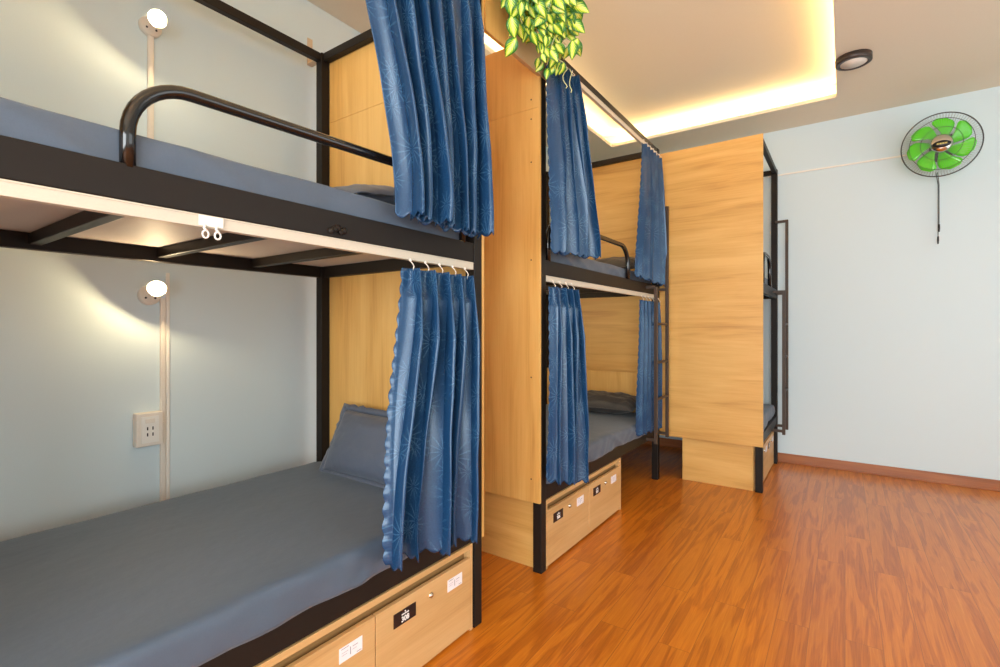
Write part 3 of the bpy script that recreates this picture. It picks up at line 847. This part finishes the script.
def fan():
    c = Vector((5.08, -.607, 2.672)); fwd = Vector((-1, .04, -.10)).normalized()
    t = thing('wall_fan', (XW, -.607, 2.60), 'wall fan with green blades in a round wire guard', 'fan')
    F = Matrix.Translation(c) @ fwd.to_track_quat('Z', 'Y').to_matrix().to_4x4()            # local z points into the room
    X3 = F.to_3x3()
    def P(r, a, z): return F @ Vector((r*math.cos(a), r*math.sin(a), z))
    R = .238
    bm = bmesh.new(); tube(bm, [P(R, 2*PI*k/56, 0) for k in range(56)], .0045, 7, closed=True)
    tube(bm, [P(R*.80, 2*PI*k/48, .040) for k in range(48)], .0022, 5, closed=True)
    tube(bm, [P(R*.52, 2*PI*k/40, .055) for k in range(40)], .0020, 5, closed=True)
    obj('guard_ring', bm, 'wire', t)
    for sgn, nm in ((1, 'front_guard'), (-1, 'rear_guard')):
        bm = bmesh.new()
        for k in range(80):
            a = 2*PI*k/80
            tube(bm, [P(.06, a-.10, sgn*.060), P(.13, a-.03, sgn*.054), P(R*.82, a+.02, sgn*.038), P(R*.97, a+.03, sgn*.016), P(R, a+.03, 0)], .0008, 4)
        obj(nm, bm, 'wiregrey', t)
    for k in range(7):
        bm = bmesh.new(); a0 = 2*PI*k/7+.25; rows = []; nR, nC = 9, 6
        for i in range(nR+1):
            f = i/nR; r = .045+(.203-.045)*f
            half = .22+.19*math.sin(PI*min(1, f*.95+.02)*.62)
            if f > .75: half *= math.sqrt(max(0.05, 1-((f-.75)/.27)**2))
            sweep = .42*f
            rows.append([bm.verts.new(P(r, a0+sweep+half*(2*j/nC-1), .018*(2*j/nC-1)*(1-.35*f)-.004)) for j in range(nC+1)])
        for A_, B_ in zip(rows, rows[1:]):
            for j in range(nC): f = bm.faces.new((A_[j], A_[j+1], B_[j+1], B_[j])); f.smooth = True
        o = obj('blade', bm, 'blade', t); md = o.modifiers.new('thick', 'SOLIDIFY'); md.thickness = .003
    bm = bmesh.new(); lathe(bm, [(0, .084), (.035, .082), (.058, .073), (.068, .060), (.068, .054), (0, .052)], F, 32, 0)
    obj('hub_badge', bm, 'chrome', t)
    bm = bmesh.new(); lathe(bm, [(0, .0875), (.046, .0845), (.054, .0765), (.054, .072), (0, .072)], F @ Matrix.Translation((0, -.008, 0)) @ Matrix.Diagonal((1, .55, 1, 1)), 28)
    # illegible gilt lettering on the badge
    for k in range(7):
        m = F @ Matrix.Translation((-.027+.009*k, -.006, .088))
        vs = [m @ Vector(q) for q in ((-.003, -.006, 0), (.002, -.006, 0), (.004, .006, 0), (-.001, .006, 0))]
        disc_prism(bm, vs, fwd*.0012, 1)
    obj('badge_print', bm, ['black', 'gold'], t)
    bm = bmesh.new(); lathe(bm, [(0, -.150), (.045, -.145), (.062, -.120), (.066, -.060), (.050, -.03), (.04, -.02), (.012, -.02), (.012, .052), (0, .052)], F, 28); obj('motor_housing', bm, 'black', t)
    bm = bmesh.new()
    box(bm, XW-.03, XW, -.70, -.595, 2.60, 2.80); tube(bm, [(XW-.02, -.645, 2.66), (5.24, -.64, 2.66), c-fwd*.12], .017, 10)
    obj('wall_mount', bm, 'black', t, 0)
    for k, (y, z1) in enumerate(((-0.616, 2.054), (-0.610, 1.958))):
        bm = bmesh.new(); x = XW-.06
        tube(bm, [(x, -.607+.01*k, 2.50), (x, y, 2.40), (x, y, z1)], .0028, 6)
        lathe(bm, [(0, .03), (.006, .028), (.007, .0), (.005, -.03), (0, -.032)], aim((x, y, z1), (0, 0, 1)), 10)
        obj('pull_cord', bm, 'black', t)
fan()

# ------------------------------------------------------------------ cove LED tape (real strips lying on the lip)
def led(p0, p1, label, energy):
    t = thing('led_tape', ((p0[0]+p1[0])/2, (p0[1]+p1[1])/2, CEIL+.03), label, 'led strip', 'warm led strips in the ceiling tray')
    a, c = Vector((*p0, 0)), Vector((*p1, 0)); L = (c-a).length; d = (c-a).normalized()
    side = Vector((-d.y, d.x, 0))*.006
    bm = bmesh.new(); z = CEIL+.031; n = int(L/.12); pr = None
    off = lambda s: Vector((-d.y, d.x, 0))*.010*math.sin(s*9)
    for k in range(n+1):
        p = a+(c-a)*k/n + off(k*.12)
        ring = [bm.verts.new((q.x, q.y, zz)) for q, zz in ((p-side, z), (p+side, z), (p+side, z+.004), (p-side, z+.004))]
        if pr:
            for i in range(4): bm.faces.new((pr[i], pr[(i+1) % 4], ring[(i+1) % 4], ring[i]))
        pr = ring
    obj('tape', bm, 'led', t)
    li = bpy.data.lights.new('cove_light', 'AREA'); li.shape = 'RECTANGLE'; li.size = L; li.size_y = .03
    li.energy = energy; li.color = (1, .72, .38); li.spread = PI
    lo = bpy.data.objects.new('cove_light', li); COL.objects.link(lo); lo.parent = t
    m = (a+c)/2; lo.location = Vector((m.x, m.y, CEIL+.04)) - ORG[t.name]
    lo.rotation_euler = (PI, 0, math.atan2(d.y, d.x))
LE = 5.5
led((TX1+.085, TY0), (TX1+.085, TY1), 'warm led strip hidden in the tray edge nearest the fan wall', LE*1.9)
led((TX0, TY1+.085), (TX1, TY1+.085), 'warm led strip hidden in the tray edge above the bunks', LE*6)
led((TX0, TY0-.085), (TX1, TY0-.085), 'warm led strip hidden in the tray edge along the aisle', LE*6)

# ------------------------------------------------------------------ daylight
def area(name, loc, rot, sx, sy, energy, col):
    li = bpy.data.lights.new(name, 'AREA'); li.shape = 'RECTANGLE'; li.size = sx; li.size_y = sy
    li.energy = energy; li.color = col
    o = bpy.data.objects.new(name, li); COL.objects.link(o); o.location = loc; o.rotation_euler = rot
    return o
area('window_daylight', ((WIN1[0]+WIN1[1])/2, YR-.12, (WIN1[2]+WIN1[3])/2), (PI/2, 0, 0), WIN1[1]-WIN1[0], WIN1[3]-WIN1[2], 75, (.90, .97, 1))
area('window_daylight', (XN-.12, (WIN2[0]+WIN2[1])/2, (WIN2[2]+WIN2[3])/2), (PI/2, 0, -PI/2), WIN2[1]-WIN2[0], WIN2[3]-WIN2[2], 265, (.90, .97, 1))
w = bpy.data.worlds.new('sky'); scene.world = w; w.use_nodes = True
nt = w.node_tree; bg = nt.nodes['Background']
sky = nt.nodes.new('ShaderNodeTexSky'); sky.sky_type = 'HOSEK_WILKIE'; sky.sun_direction = (-.4, -.5, .75); sky.turbidity = 3
nt.links.new(sky.outputs['Color'], bg.inputs['Color']); bg.inputs['Strength'].default_value = .3

# ------------------------------------------------------------------ camera
cam = bpy.data.cameras.new('camera'); co = bpy.data.objects.new('camera', cam); COL.objects.link(co)
cam.sensor_width = 36; cam.sensor_fit = 'HORIZONTAL'; cam.lens = 492.5*36/1000
cam.shift_y = -5/1000; cam.clip_start = .02
al = math.atan2(345, 492.5)
co.location = (0, 0, 1.25); co.rotation_euler = (PI/2, 0, al-PI/2)
scene.camera = co
vs = scene.view_settings; vs.view_transform = 'Standard'; vs.look = 'None'; vs.gamma = 1; vs.use_curve_mapping = False
vs.exposure = -0.10
scene.cycles.use_denoising = True
scene.cycles.max_bounces = 10; scene.cycles.diffuse_bounces = 6
scene.cycles.sample_clamp_indirect = 6
